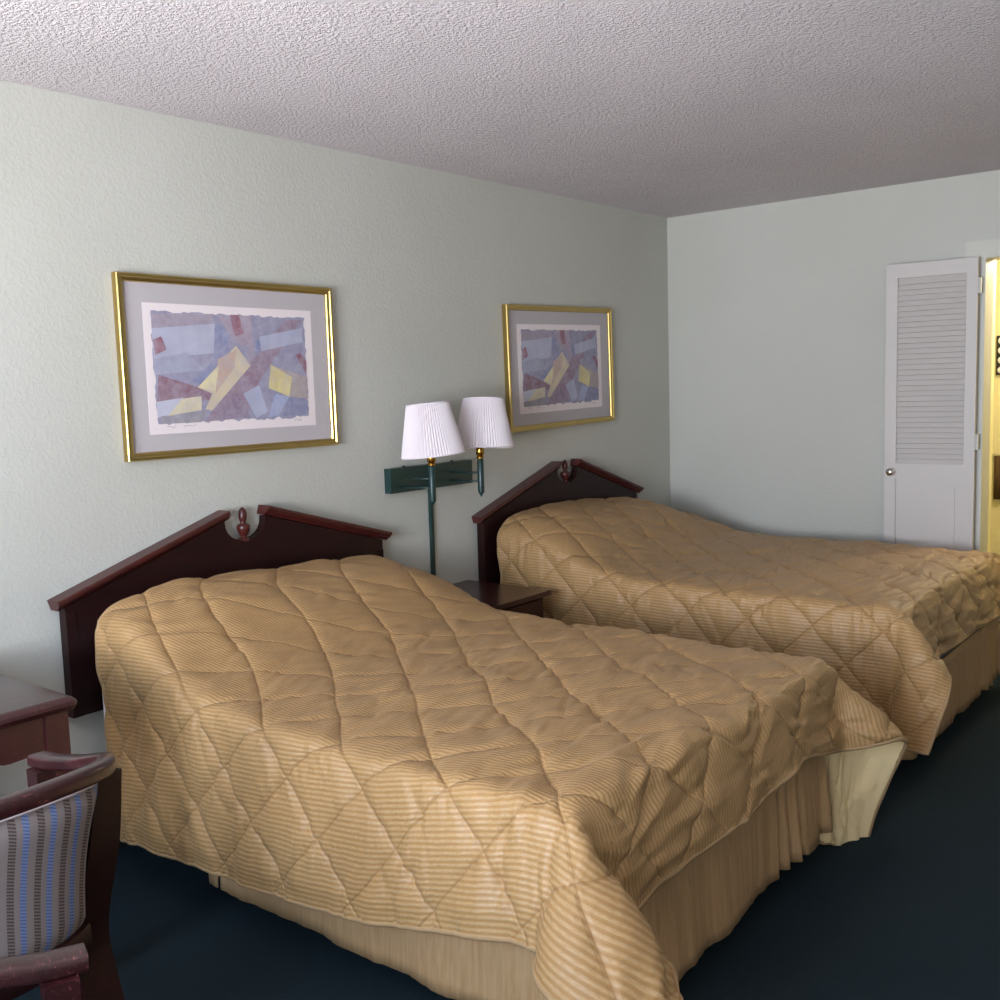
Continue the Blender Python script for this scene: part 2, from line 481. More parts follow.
# ------------------------------------------------------------------ headboards
def make_headboard(label, loc, dz=0.0):
    h = empty('headboard', label, 'headboard', loc, group=None)
    # local y: 0 at the near edge, z as in the room
    Wd = 1.40; nc = 0.708
    zo, zp = 0.838, 1.035
    out = [(0.012, 0.0), (Wd-0.012, 0.0), (Wd-0.012, zo-0.49+dz), ]
    e = 0.09
    out.append((nc+e, zp-0.49))
    for k in range(1, 12):                      # round notch
        a = PI*k/12
        out.append((nc+e*math.cos(a)*1.0, zp-0.49-0.078*math.sin(a)**0.8))
    out.append((nc-e, zp-0.49)); out.append((0.012, zo-0.49))
    bm = bmesh.new(); add_prism(bm, out, 0, 0.004, 0.040)
    link('panel', bm, M_MAHOG, h, bevel=0.002)
    # mouldings on the two slopes
    def cap(ya, za, yb, zb):
        bm = bmesh.new()
        d = Vector((0, yb-ya, zb-za)); L = d.length; d.normalize()
        nrm = Vector((0, -d.z, d.y))
        if nrm.z < 0: nrm = -nrm
        prof = [(0.002, 0.0), (0.043, 0.0), (0.047, 0.004), (0.052, 0.010), (0.060, 0.014), (0.062, 0.020), (0.068, 0.022), (0.068, 0.031), (0.064, 0.034), (0.002, 0.034)]
        A = [bm.verts.new(Vector((px, ya, za)) + nrm*pn) for px, pn in prof]
        B = [bm.verts.new(Vector((px, yb, zb)) + nrm*pn) for px, pn in prof]
        bm.faces.new(A); bm.faces.new(B[::-1])
        for i in range(len(prof)):
            j = (i+1) % len(prof); bm.faces.new((A[i], B[i], B[j], A[j]))
        o = link('cap_moulding', bm, M_CAP, h); o['label'] = 'lighter red-brown sloping moulding'
    cap(-0.012, zo-0.49-0.004, nc-0.075, zp-0.49+0.006)
    cap(nc+0.08, zp-0.49+0.006, Wd+0.012, zo-0.49-0.004+dz)
    # framing stiles
    bm = bmesh.new(); add_box(bm, (0.040, 0.012, 0), (0.044, 0.045, zo-0.50)); link('stile', bm, M_MAHOG, h, bevel=0.001)
    bm = bmesh.new(); add_box(bm, (0.040, Wd-0.045, 0), (0.044, Wd-0.012, zo-0.50)); link('stile', bm, M_MAHOG, h, bevel=0.001)
    bm = bmesh.new()
    zb = zp-0.49-0.078
    add_lathe(bm, [(0.020,-0.004),(0.021,0.004),(0.012,0.009),(0.010,0.014),(0.014,0.018),(0.020,0.027),(0.0235,0.040),(0.0245,0.050),(0.020,0.056),(0.012,0.059),(0.010,0.064),(0.0130,0.072),(0.0155,0.083),(0.0150,0.096),(0.0120,0.108),(0.007,0.115),(0.002,0.118)], (0.024, nc, zb), 20)
    smooth_by_angle(link('finial', bm, M_CAP, h), 50)
    return h
make_headboard('dark mahogany headboard with notched peak and urn finial behind the nearer bed', (0.004, 1.548, 0.49), 0.028)
make_headboard('dark mahogany headboard with notched peak behind the far bed', (0.004, 3.577, 0.512))

# ------------------------------------------------------------------ quilted comforters
def vnoise(x, y, seed):
    """smooth 2D value noise in -1..1 on arrays"""
    rs = np.random.RandomState(seed); T_ = rs.rand(256, 256)*2-1
    xi = np.floor(x).astype(int); yi = np.floor(y).astype(int)
    fx_ = x-xi; fy_ = y-yi
    fx_ = fx_*fx_*(3-2*fx_); fy_ = fy_*fy_*(3-2*fy_)
    g = lambda a, b: T_[a % 256, b % 256]
    return (g(xi,yi)*(1-fx_)+g(xi+1,yi)*fx_)*(1-fy_) + (g(xi,yi+1)*(1-fx_)+g(xi+1,yi+1)*fx_)*fy_
def fbm(x, y, seed, oct=3):
    r = 0; a = 1
    for k in range(oct):
        r = r + a*vnoise(x*2**k, y*2**k, seed+k); a *= 0.5
    return r
def sstep(a, b, x):
    t = np.clip((x-a)/(b-a), 0, 1); return t*t*(3-2*t)

def make_comforter(name, P, label):
    y0, y1, x0, x1 = P['y0'], P['y1'], P['x0'], P['x1']
    d = 0.0075
    nA = int(0.42/d); nS = int((y1-y0)/d); nC = int(0.5/d); nT = int((x1-x0)/d); nF = int(0.26/d)
    a = np.concatenate([np.linspace(1, 0, nA+1)[:-1], np.zeros(nS+1), np.zeros(nC)])
    ys = np.concatenate([np.full(nA, y0), np.linspace(y0, y1, nS+1), np.full(nC, y1)])
    c = np.concatenate([np.zeros(nA+nS+1), np.linspace(0, 1, nC+1)[1:]])
    b = np.concatenate([np.zeros(nT+1), np.linspace(0, 1, nF+1)[1:]])
    xs = np.concatenate([np.linspace(x0, x1, nT+1), np.full(nF, x1)])
    A_, X = np.meshgrid(a, xs, indexing='ij'); Y, B_ = np.meshgrid(ys, b, indexing='ij'); C_, _ = np.meshgrid(c, b, indexing='ij')
    H = P['H'](X, Y)
    zn, zf, zb = P['hem_near'](X), P['hem_far'](X), P['hem_foot'](Y)
    Ln, Lf, Lb = H-zn, H-zf, H-zb
    V = np.zeros(X.shape + (3,))
    fn, ff, fb = P['flare_near'](X), P['flare_far'](X), P['flare_foot'](Y)
    V[..., 0] = X + fb*B_ + 0.05*A_*np.exp(-(X-x0)/0.15); V[..., 1] = Y - fn*A_ + ff*C_; V[..., 2] = H - A_*Ln - B_*Lb - C_*Lf
    # corner cones
    def cone(mask, side, L, fl, sgn, amp, wid, sk, ext=0.0, pw=1.0):
        aa = side[mask]; bb = B_[mask]
        La = L[mask]; Lbb = Lb[mask]
        r = np.hypot(aa*La, bb*Lbb); th = np.arctan2(bb*Lbb, aa*La)/(PI/2)
        n_ = len(aa)
        ds = np.stack([np.zeros(n_), sgn*fl[mask], -La], 1); ds /= np.linalg.norm(ds, axis=1)[:, None]
        df = np.stack([fb[mask], np.zeros(n_), -Lbb], 1); df /= np.linalg.norm(df, axis=1)[:, None]
        az = math.radians(sk)
        diag = np.array([math.cos(az), sgn*math.sin(az), 0]); perp = np.array([-math.sin(az), sgn*math.cos(az), 0])
        th_ = th[:, None]
        dd = (1-th_)*ds + th_*df + amp*(1-np.cos(2*PI*th_**pw))/2*diag + wid/2*np.sin(2*PI*th_**pw)*perp
        dd /= np.linalg.norm(dd, axis=1)[:, None]
        base = np.stack([X[mask], Y[mask], H[mask]], 1)
        V[mask] = base + (r*(1+ext*np.sin(PI*th)))[:, None]*dd
    cone((A_ > 0) & (B_ > 0), A_, Ln, fn, -1, *P['cone_near'])
    cone((C_ > 0) & (B_ > 0), C_, Lf, ff, 1, *P['cone_far'])
    # soften
    for it in range(P.get('soft', 54)):
        N = V.copy()
        N[1:-1, 1:-1] = (V[2:, 1:-1] + V[:-2, 1:-1] + V[1:-1, 2:] + V[1:-1, :-2])/4
        N[0, 1:-1] = (V[0, 2:] + V[0, :-2])/2*0.5 + V[0, 1:-1]*0.5; N[-1, 1:-1] = (V[-1, 2:] + V[-1, :-2])/2*0.5 + V[-1, 1:-1]*0.5
        N[1:-1, 0] = (V[2:, 0] + V[:-2, 0])/2*0.5 + V[1:-1, 0]*0.5; N[1:-1, -1] = (V[2:, -1] + V[:-2, -1])/2*0.5 + V[1:-1, -1]*0.5
        V = V*0.35 + N*0.65
    # fabric coordinates (metres)
    U = X - x0 + B_*Lb
    Vv = (1-A_)*Ln*1.0 + (Y-y0) + C_*Lf
    Vv = Vv + P['skew']*0
    du = np.gradient(V, axis=1); dv = np.gradient(V, axis=0)
    nr = np.cross(du, dv); nr /= np.linalg.norm(nr, axis=-1)[..., None] + 1e-9
    if nr[nA + nS//2, nT//2, 2] < 0: nr = -nr
    # broad undulation + folds on the hanging sides
    hang = np.clip(A_ + C_ + B_, 0, 1)
    disp = 0.006*fbm(U*3.1, Vv*3.1, P['seed'])*(1-hang*0.3)
    fold = vnoise(U*9.0 + 0.6*Vv, Vv*0.8, P['seed']+9)
    disp += P['fold']*sstep(0.1, 0.9, A_)*fold*(1-B_) + 0.008*sstep(0.1, 0.9, C_)*fold
    disp += 0.007*B_*(1-A_)*(1-C_)*vnoise(Vv*10, U*1.5, P['seed']+12)
    # diamond quilting
    S = P.get('diamond', 0.262)
    tp = 1-0.09*sstep(0, 0.3, Y-y0)
    Uq = (U - P['qu'] - 0.65)*tp + 0.65 + 0.006*fbm(U*6, Vv*6, P['seed']+20, 2); Vq = (Vv-Ln)*np.where(Vv > Ln, 0.92, 1.0) + Ln - P['qv'] + 0.006*fbm(U*6+40, Vv*6, P['seed']+21, 2)
    p = (Uq+Vq)/S; q = (Uq-Vq)/S
    dp = np.abs(p-np.round(p))*S/math.sqrt(2); dq = np.abs(q-np.round(q))*S/math.sqrt(2)
    dm = np.minimum(dp, dq)
    top_ = sstep(0.05, 0.25, Y-y0)*(1-B_)*(1-C_)
    hemf = sstep(0.0, 0.06, (1-A_)*Ln)*sstep(0.0, 0.05, (1-B_)*Lb)
    prof = lambda z_: 1-np.exp(-z_/0.0135)
    puff = prof(dp)*(1-(1-prof(dq))*(1-0.5*top_))
    edge = np.minimum(np.minimum(A_*0+1, 1), 1)
    disp += 0.0095*puff*hemf
    # puckers: short creases running across the stripes, strongest close to the seams
    w = fbm(U*34 + 2.0*vnoise(U*5, Vv*5, P['seed']+30), Vv*7.5, P['seed']+31, 2)
    amp = 0.0022 + 0.0050*np.exp(-dm/0.026)
    foot = sstep(x1-0.55, x1-0.05, X)
    disp += amp*w*(1+0.5*foot)
    w2 = vnoise(U*15 + Vv*5.5*(1-hang), Vv*5 - U*1.5, P['seed']+35)
    disp += 0.0035*np.clip(A_+C_, 0, 1)**0.5*np.minimum(1, (A_+C_)*4)*vnoise(U*24, Vv*3.4, P['seed']+40)*(1-np.exp(-dm/0.02))
    disp += (0.0034 + 0.0036*sstep(0.15, 0.5, X - x0))*np.sign(w2)*np.abs(w2)**1.5*(1-0.4*hang)
    rg = 1-np.abs(vnoise(U*11 + Vv*4*(1-hang) + 0.5*vnoise(U*3, Vv*3, P['seed']+51), Vv*3.0, P['seed']+50))
    disp -= 0.006*rg**12*sstep(0.0, 0.5, vnoise(U*4.5, Vv*4.5, P['seed']+52))*sstep(0.2, 0.5, X-x0)
    V = V + nr*disp[..., None]
    ni, nj = X.shape
    me = bpy.data.meshes.new(name)
    co_ = V.reshape(-1, 3)
    I, J = np.meshgrid(np.arange(ni-1), np.arange(nj-1), indexing='ij')
    i0 = (I*nj+J).ravel(); quads = np.stack([i0, i0+nj, i0+nj+1, i0+1], 1)
    fN = np.cross(co_[quads[:, 1]]-co_[quads[:, 0]], co_[quads[:, 3]]-co_[quads[:, 0]])
    if fN[(nA + nS//2)*(nj-1)+nT//2, 2] < 0: quads = quads[:, ::-1]
    me.vertices.add(len(co_)); me.vertices.foreach_set('co', co_.ravel())
    me.loops.add(quads.size); me.loops.foreach_set('vertex_index', quads.ravel().astype(np.int32))
    me.polygons.add(len(quads)); me.polygons.foreach_set('loop_start', np.arange(0, quads.size, 4, dtype=np.int32))
    me.polygons.foreach_set('loop_total', np.full(len(quads), 4, dtype=np.int32))
    me.polygons.foreach_set('use_smooth', np.ones(len(quads), dtype=bool))
    me.update(); me.validate()
    uv = me.uv_layers.new(name='fabric')
    UVs = np.stack([U.ravel(), Vv.ravel()], 1)[quads.ravel()]
    uv.data.foreach_set('uv', UVs.ravel())
    uq = me.uv_layers.new(name='seams')
    uq.data.foreach_set('uv', np.stack([p.ravel(), q.ravel()], 1)[quads.ravel()].ravel())
    me.materials.append(M_QUILT); me.materials.append(M_LINING)
    o = bpy.data.objects.new(name, me); COL.objects.link(o)
    so = o.modifiers.new('thickness', 'SOLIDIFY'); so.thickness = 0.012; so.offset = -1; so.material_offset = 1; so.material_offset_rim = 0; so.use_even_offset = False
    tag(o, label, 'comforter')
    # bound edge
    ring = [V[0, j] for j in range(0, nj, 2)] + [V[i, -1] for i in range(0, ni, 2)] + [V[-1, j] for j in range(nj-1, -1, -2)] + [V[i, 0] for i in range(ni-1, -1, -2)]
    rn = [nr[0, j] for j in range(0, nj, 2)] + [nr[i, -1] for i in range(0, ni, 2)] + [nr[-1, j] for j in range(nj-1, -1, -2)] + [nr[i, 0] for i in range(ni-1, -1, -2)]
    pts = []
    for pnt, nn in zip(ring, rn):
        v = Vector(pnt - nn*0.006)
        if not pts or (v-pts[-1]).length > 0.004: pts.append(v)
    bm = bmesh.new(); add_tube(bm, pts, 0.0082, 7, True)
    link('piping', bm, M_PIPING, o, True)
    return o

def H1(x, y):
    fx_ = 1/(1+np.exp((x-0.44)/0.085))
    amp = np.interp(y, [1.6, 1.9, 2.2, 2.34, 2.5, 2.8, 3.0], [0.215, 0.262, 0.245, 0.232, 0.232, 0.212, 0.13])
    return 0.617 + fx_*amp + 0.006*np.sin(x*5+y*3) + 0.012*sstep(0, 1, (x-1.0)/0.8)*0
C1 = dict(y0=1.60, y1=3.0, x0=0.145, x1=1.90, H=H1, seed=11, skew=0, fold=0.010,
          hem_near=lambda x: np.interp(x, [0.1, 0.3, 0.69, 0.92, 1.36, 1.80, 1.9], [0.125, 0.148, 0.18, 0.198, 0.25, 0.36, 0.365]),
          hem_far=lambda x: np.interp(x, [0.1, 1.2, 1.9], [0.25, 0.12, 0.0]),
          hem_foot=lambda y: np.interp(y, [1.6, 1.85, 2.3, 2.7, 3.0], [0.36, 0.38, 0.38, 0.41, 0.34]),
          flare_near=lambda x: np.interp(x, [0.1, 0.3, 0.9, 1.9], [0.0, 0.02, 0.055, 0.085]),
          flare_far=lambda x: 0.05+0*x, flare_foot=lambda y: 0.05+0*y,
          cone_near=(0.95, 0.85, 26, 0.28), cone_far=(0.85, 0.5, 28, 0.0, 1.6), qu=0.37, qv=0.035)
def H2(x, y):
    fx_ = 1/(1+np.exp((x-0.46)/0.09))
    amp = np.interp(y, [3.64, 3.75, 4.0, 4.3, 4.5, 4.8, 5.04], [0.16, 0.225, 0.245, 0.225, 0.215, 0.20, 0.12])
    return 0.648 + fx_*amp + 0.006*np.sin(x*4+y*3+1)
C2 = dict(y0=3.64, y1=5.09, x0=0.088, x1=1.92, H=H2, seed=57, skew=0, fold=0.010,
          hem_near=lambda x: np.interp(x, [0.1, 1.0, 1.9], [0.17, 0.17, 0.19]),
          hem_far=lambda x: 0.3+0*x,
          hem_foot=lambda y: np.interp(y, [3.6, 4.0, 5.0], [0.44, 0.42, 0.40]),
          flare_near=lambda x: np.interp(x, [0.1, 0.3, 0.9, 1.9], [0.01, 0.03, 0.05, 0.06]),
          flare_far=lambda x: 0.05+0*x, flare_foot=lambda y: 0.05+0*y,
          cone_near=(0.80, 0.6, 25, 0.0), cone_far=(0.4, 0.35, 45), qu=0.2, qv=0.11)
make_comforter('comforter', C1, 'gold striped diamond-quilted comforter spread over the nearer bed')
make_comforter('comforter', C2, 'gold striped diamond-quilted comforter spread over the far bed beside the end wall')

# ------------------------------------------------------------------ beds (mattress, box spring, skirt, legs)
def make_bed(label, y0, y1, x1, top, skirt_start, seed, gap=True):
    b = empty('bed', label, 'bed', (x1/2, (y0+y1)/2, 0))
    ox, oy = x1/2, (y0+y1)/2
    bx = lambda n, lo, hi, m, bv: box(n, (lo[0]-ox, lo[1]-oy, lo[2]), (hi[0]-ox, hi[1]-oy, hi[2]), m, b, bv, 4)
    bx('box_spring', (0.075, y0+0.05, 0.155), (x1-0.05, y1-0.05, 0.36), M_BOXSP, 0.02)
    bx('mattress', (0.075, y0+0.045, 0.36), (x1-0.045, y1-0.045, top-0.03), M_WHITE, 0.05)
    for lx in (0.15, x1-0.35):
        for ly in (y0+0.2, y1-0.2):
            bm = bmesh.new(); add_lathe(bm, [(0.022,0),(0.026,0.01),(0.024,0.155)], (lx-ox, ly-oy, 0), 16); link('leg', bm, M_BLACK, b, True)
    # gathered skirt
    path = []
    ys, xs_ = y0+0.035, x1-0.025
    def seg(p, q, n):
        for k in range(n): path.append((p[0]+(q[0]-p[0])*k/n, p[1]+(q[1]-p[1])*k/n))
    seg((skirt_start, ys), (xs_-0.03, ys), 420); seg((xs_-0.03, ys), (xs_, ys+0.03), 12)
    seg((xs_, ys+0.03), (xs_, y1-0.07), 360); seg((xs_, y1-0.07), (xs_-0.03, y1-0.04), 12); seg((xs_-0.03, y1-0.04), (0.2, y1-0.04), 300)
    path.append((0.2, y1-0.04))
    rs = random.Random(seed)
    n = len(path); s = 0; S = [0]
    for i in range(1, n):
        s += math.dist(path[i], path[i-1]); S.append(s)
    S = np.array(S)
    g = vnoise(S*60, S*0, seed) * 0.5 + vnoise(S*24, S*0, seed+1)
    big = vnoise(S*9, S*0, seed+2)
    # deep pleats near both foot corners
    s_foot = (xs_-skirt_start) + (y1-y0)*0.62
    pl = 0.8*np.exp(-((S-(xs_-skirt_start)-(y1-y0)*0.72)/0.10)**4) + np.exp(-((S-(xs_-skirt_start)-(y1-y0)*0.92)/0.06)**4)
    pleat = np.sin(S*2*PI/0.075 + 0.8*np.sin(S*11))
    bm = bmesh.new(); rows = 9; rings = []
    for j in range(rows):
        t = j/(rows-1); row = []
        for i in range(n):
            p = path[i]; q = path[min(i+1, n-1)]; r = path[max(i-1, 0)]
            tx, ty = q[0]-r[0], q[1]-r[1]; L = math.hypot(tx, ty) or 1
            nx, ny = ty/L, -tx/L
            o_ = (0.0035*g[i] + 0.009*big[i]*t)*(0.3+0.7*t) + 0.021*pl[i]*pleat[i]*t**0.8 + 0.014*t
            z = 0.362 - t*(0.275 + 0.003*big[i] - 0.01*pl[i])
            row.append(bm.verts.new((p[0]+nx*o_-ox, p[1]+ny*o_-oy, z)))
        rings.append(row)
    gi = int(420*0.038) if gap else -1
    for j in range(rows-1):
        for i in range(n-1):
            if gap and gi <= i <= gi+3 : continue
            bm.faces.new((rings[j][i], rings[j+1][i], rings[j+1][i+1], rings[j][i+1]))
    o = link('bed_skirt', bm, M_SKIRT, b, True); so = o.modifiers.new('t', 'SOLIDIFY'); so.thickness = 0.003
    return b
make_bed('double bed with white mattress and gathered gold skirt nearest the chair', 1.60, 3.0, 1.93, 0.617, 0.61, 5)
make_bed('double bed with gathered gold skirt standing nearest the end wall', 3.64, 5.10, 1.955, 0.648, 0.3, 8, False)

def make_pillow(label, y0, y1, x0, x1, z, h, rise):
    bm = bmesh.new(); nu, nv = 30, 18; top = {}; bot = {}
    for i in range(nu+1):
        for j in range(nv+1):
            u = i/nu*2-1; v = j/nv*2-1
            e = ((1-u**6)*(1-v**6))**0.5 if abs(u) < 1 and abs(v) < 1 else 0
            y = (y0+y1)/2 + u*(y1-y0)/2*(1-0.05*v*v); x = (x0+x1)/2 + v*(x1-x0)/2*(1-0.04*u*u)
            zc = z + h/2
            top[i, j] = bm.verts.new((x, y, zc + e*h/2)); bot[i, j] = top[i, j] if e == 0 else bm.verts.new((x, y, zc - e*h/2*0.8))
    for i in range(nu):
        for j in range(nv):
            for D, rev in ((top, False), (bot, True)):
                q = [D[i, j], D[i+1, j], D[i+1, j+1], D[i, j+1]]
                try: bm.faces.new(q[::-1] if rev else q)
                except ValueError: pass
    o = link('pillow', bm, M_WHITE, None, True); return tag(o, label, 'pillow')
for (lab, a_, b_, x0_, x1_, z_, h_) in (
    ('white pillow tucked under the nearer comforter, its corner showing at the left edge', 1.615, 2.24, 0.075, 0.42, 0.60, 0.19),
    ('white pillow tucked under the nearer comforter, on the side towards the lamps', 2.32, 2.93, 0.085, 0.40, 0.60, 0.17),
    ('white pillow under the far comforter, on the side towards the nightstand', 3.70, 4.32, 0.085, 0.42, 0.63, 0.17),
    ('white pillow under the far comforter, on the side towards the end wall', 4.36, 4.90, 0.085, 0.42, 0.63, 0.155)):
    make_pillow(lab, a_, b_, x0_, x1_, z_, h_, 0)

# ------------------------------------------------------------------ nightstand
ns = empty('nightstand', 'dark mahogany nightstand standing between the two beds', 'nightstand', (0.25, 3.30, 0))
bm = bmesh.new(); add_box(bm, (-0.235, -0.205, 0.578), (0.235, 0.205, 0.60)); link('top', bm, M_NIGHT, ns, bevel=0.006, seg=3)
bm = bmesh.new()
add_box(bm, (-0.225, -0.19, 0.06), (0.20, -0.17, 0.578)); add_box(bm, (-0.225, 0.17, 0.06), (0.20, 0.19, 0.578))
add_box(bm, (-0.225, -0.17, 0.06), (-0.21, 0.17, 0.578)); add_box(bm, (-0.21, -0.17, 0.06), (0.20, 0.17, 0.08)); add_box(bm, (-0.21,-0.17,0.36),(0.20,0.17,0.375))
link('cabinet_body', bm, M_NIGHT, ns, bevel=0.002)
dr = box('drawer', (0.18, -0.165, 0.38), (0.215, 0.165, 0.565), M_NIGHT, ns, 0.004)
bm = bmesh.new(); add_lathe(bm, [(0.006,0),(0.006,0.012),(0.014,0.018),(0.012,0.026),(0.003,0.028)], n=16, M=Matrix.Translation((0.215,0,0.47)) @ Matrix.Rotation(PI/2,4,'Y')); link('knob', bm, M_BRASS, dr, True)
box('base', (-0.215, -0.18, 0), (0.19, 0.18, 0.06), M_NIGHT, ns, 0.003)

# ------------------------------------------------------------------ double wall lamp
lp = empty('double_arm_lamp', 'green double-arm wall lamp with two white pleated shades above the nightstand', 'wall lamp', (0, 3.27, 1.10))
box('wall_plate', (0, -0.263, -0.052), (0.038, 0.263, 0.052), M_GREEN, lp, 0.003)
for yy in (-0.165, 0.145):
    bm = bmesh.new(); add_lathe(bm, [(0.007,0.052),(0.008,0.056),(0.004,0.059)], (0.02, yy, 0), 12)
    link('mounting_screw', bm, M_GREEN, lp)
bm = bmesh.new(); add_box(bm, (0.0, 0.000, -0.62), (0.015, 0.017, -0.052)); o = link('cord_cover', bm, M_GREEN, lp, bevel=0.002)
for (ly, so_, zz_, tilt_x, tilt_y) in ((-0.193, 0.013, 0.0, math.radians(3.0), math.radians(-3.5)), (0.121, 0.027, 0.006, math.radians(-4.0), math.radians(-2.0))):
    bm = bmesh.new()
    lx = 0.205
    add_lathe(bm, [(0.0015,-0.102),(0.004,-0.096),(0.010,-0.086),(0.0135,-0.083),(0.0145,-0.078),(0.0145,0.060),(0.012,0.064)], (lx, ly, zz_), 20)
    st = smooth_by_angle(link('lamp_stem', bm, M_GREEN, lp), 35)
    bm = bmesh.new()
    for z in (-0.028, 0.010): add_tube(bm, [(0.036, ly-0.005, z), (0.12, ly-0.004, z), (lx, ly, z)], 0.0042, 8)
    link('swing_arm', bm, M_GREEN, lp, True)
    bm = bmesh.new()
    add_lathe(bm, [(0.011,0.062),(0.016,0.066),(0.0165,0.074),(0.013,0.079),(0.0175,0.084),(0.0190,0.096),(0.018,0.108),(0.012,0.114),(0.008,0.17)], (lx, ly, zz_), 20)
    smooth_by_angle(link('brass_socket', bm, M_BRASS, lp), 35)
    Ms = Matrix.Translation((lx, ly+so_, 0.12+zz_*1.6)) @ Matrix.Rotation(tilt_x, 4, 'X') @ Matrix.Rotation(tilt_y, 4, 'Y')
    bm = bmesh.new(); N = 132; rows = []
    r0, r1, hh = 0.1300, 0.0855, 0.212
    for zt in (0.0, 0.03, 0.3, 0.7, 0.97, 1.0):
        row = []
        for k in range(N):
            a_ = 2*PI*k/N; pa = 0.0032 if 0.02 < zt < 0.98 else 0.0010
            r = r0 + (r1-r0)*zt + pa*math.cos(k*PI)*1.0
            row.append(bm.verts.new(Ms @ Vector((r*math.cos(a_), r*math.sin(a_), hh*zt-0.012))))
        rows.append(row)
    for j in range(len(rows)-1):
        for k in range(N): bm.faces.new((rows[j][k], rows[j][(k+1)%N], rows[j+1][(k+1)%N], rows[j+1][k]))
    sh = link('lamp_shade', bm, M_SHADE, lp); so = sh.modifiers.new('t', 'SOLIDIFY'); so.thickness = 0.002
    for zt, r in ((0.0, r0+0.001), (1.0, r1+0.001)):
        bm = bmesh.new(); add_tube(bm, [Ms @ Vector((r*math.cos(2*PI*k/64), r*math.sin(2*PI*k/64), hh*zt-0.012)) for k in range(64)], 0.0028, 6, True)
        link('shade_trim', bm, M_SHADE, sh, True)
    bm = bmesh.new()
    for k in range(3):
        a_ = 2*PI*k/3; add_tube(bm, [Ms @ Vector((0.0,0,hh*0.9)), Ms @ Vector((r1*0.96*math.cos(a_), r1*0.96*math.sin(a_), hh*0.90))], 0.0015, 6)
    link('shade_spider', bm, M_BRASS, sh)
    bm = bmesh.new(); add_lathe(bm, [(0.012,0.0),(0.014,0.02),(0.026,0.055),(0.03,0.078),(0.024,0.1),(0.01,0.11)], n=20, M=Matrix.Translation((lx,ly,0.145))); link('bulb', bm, M_WHITE, lp, True)

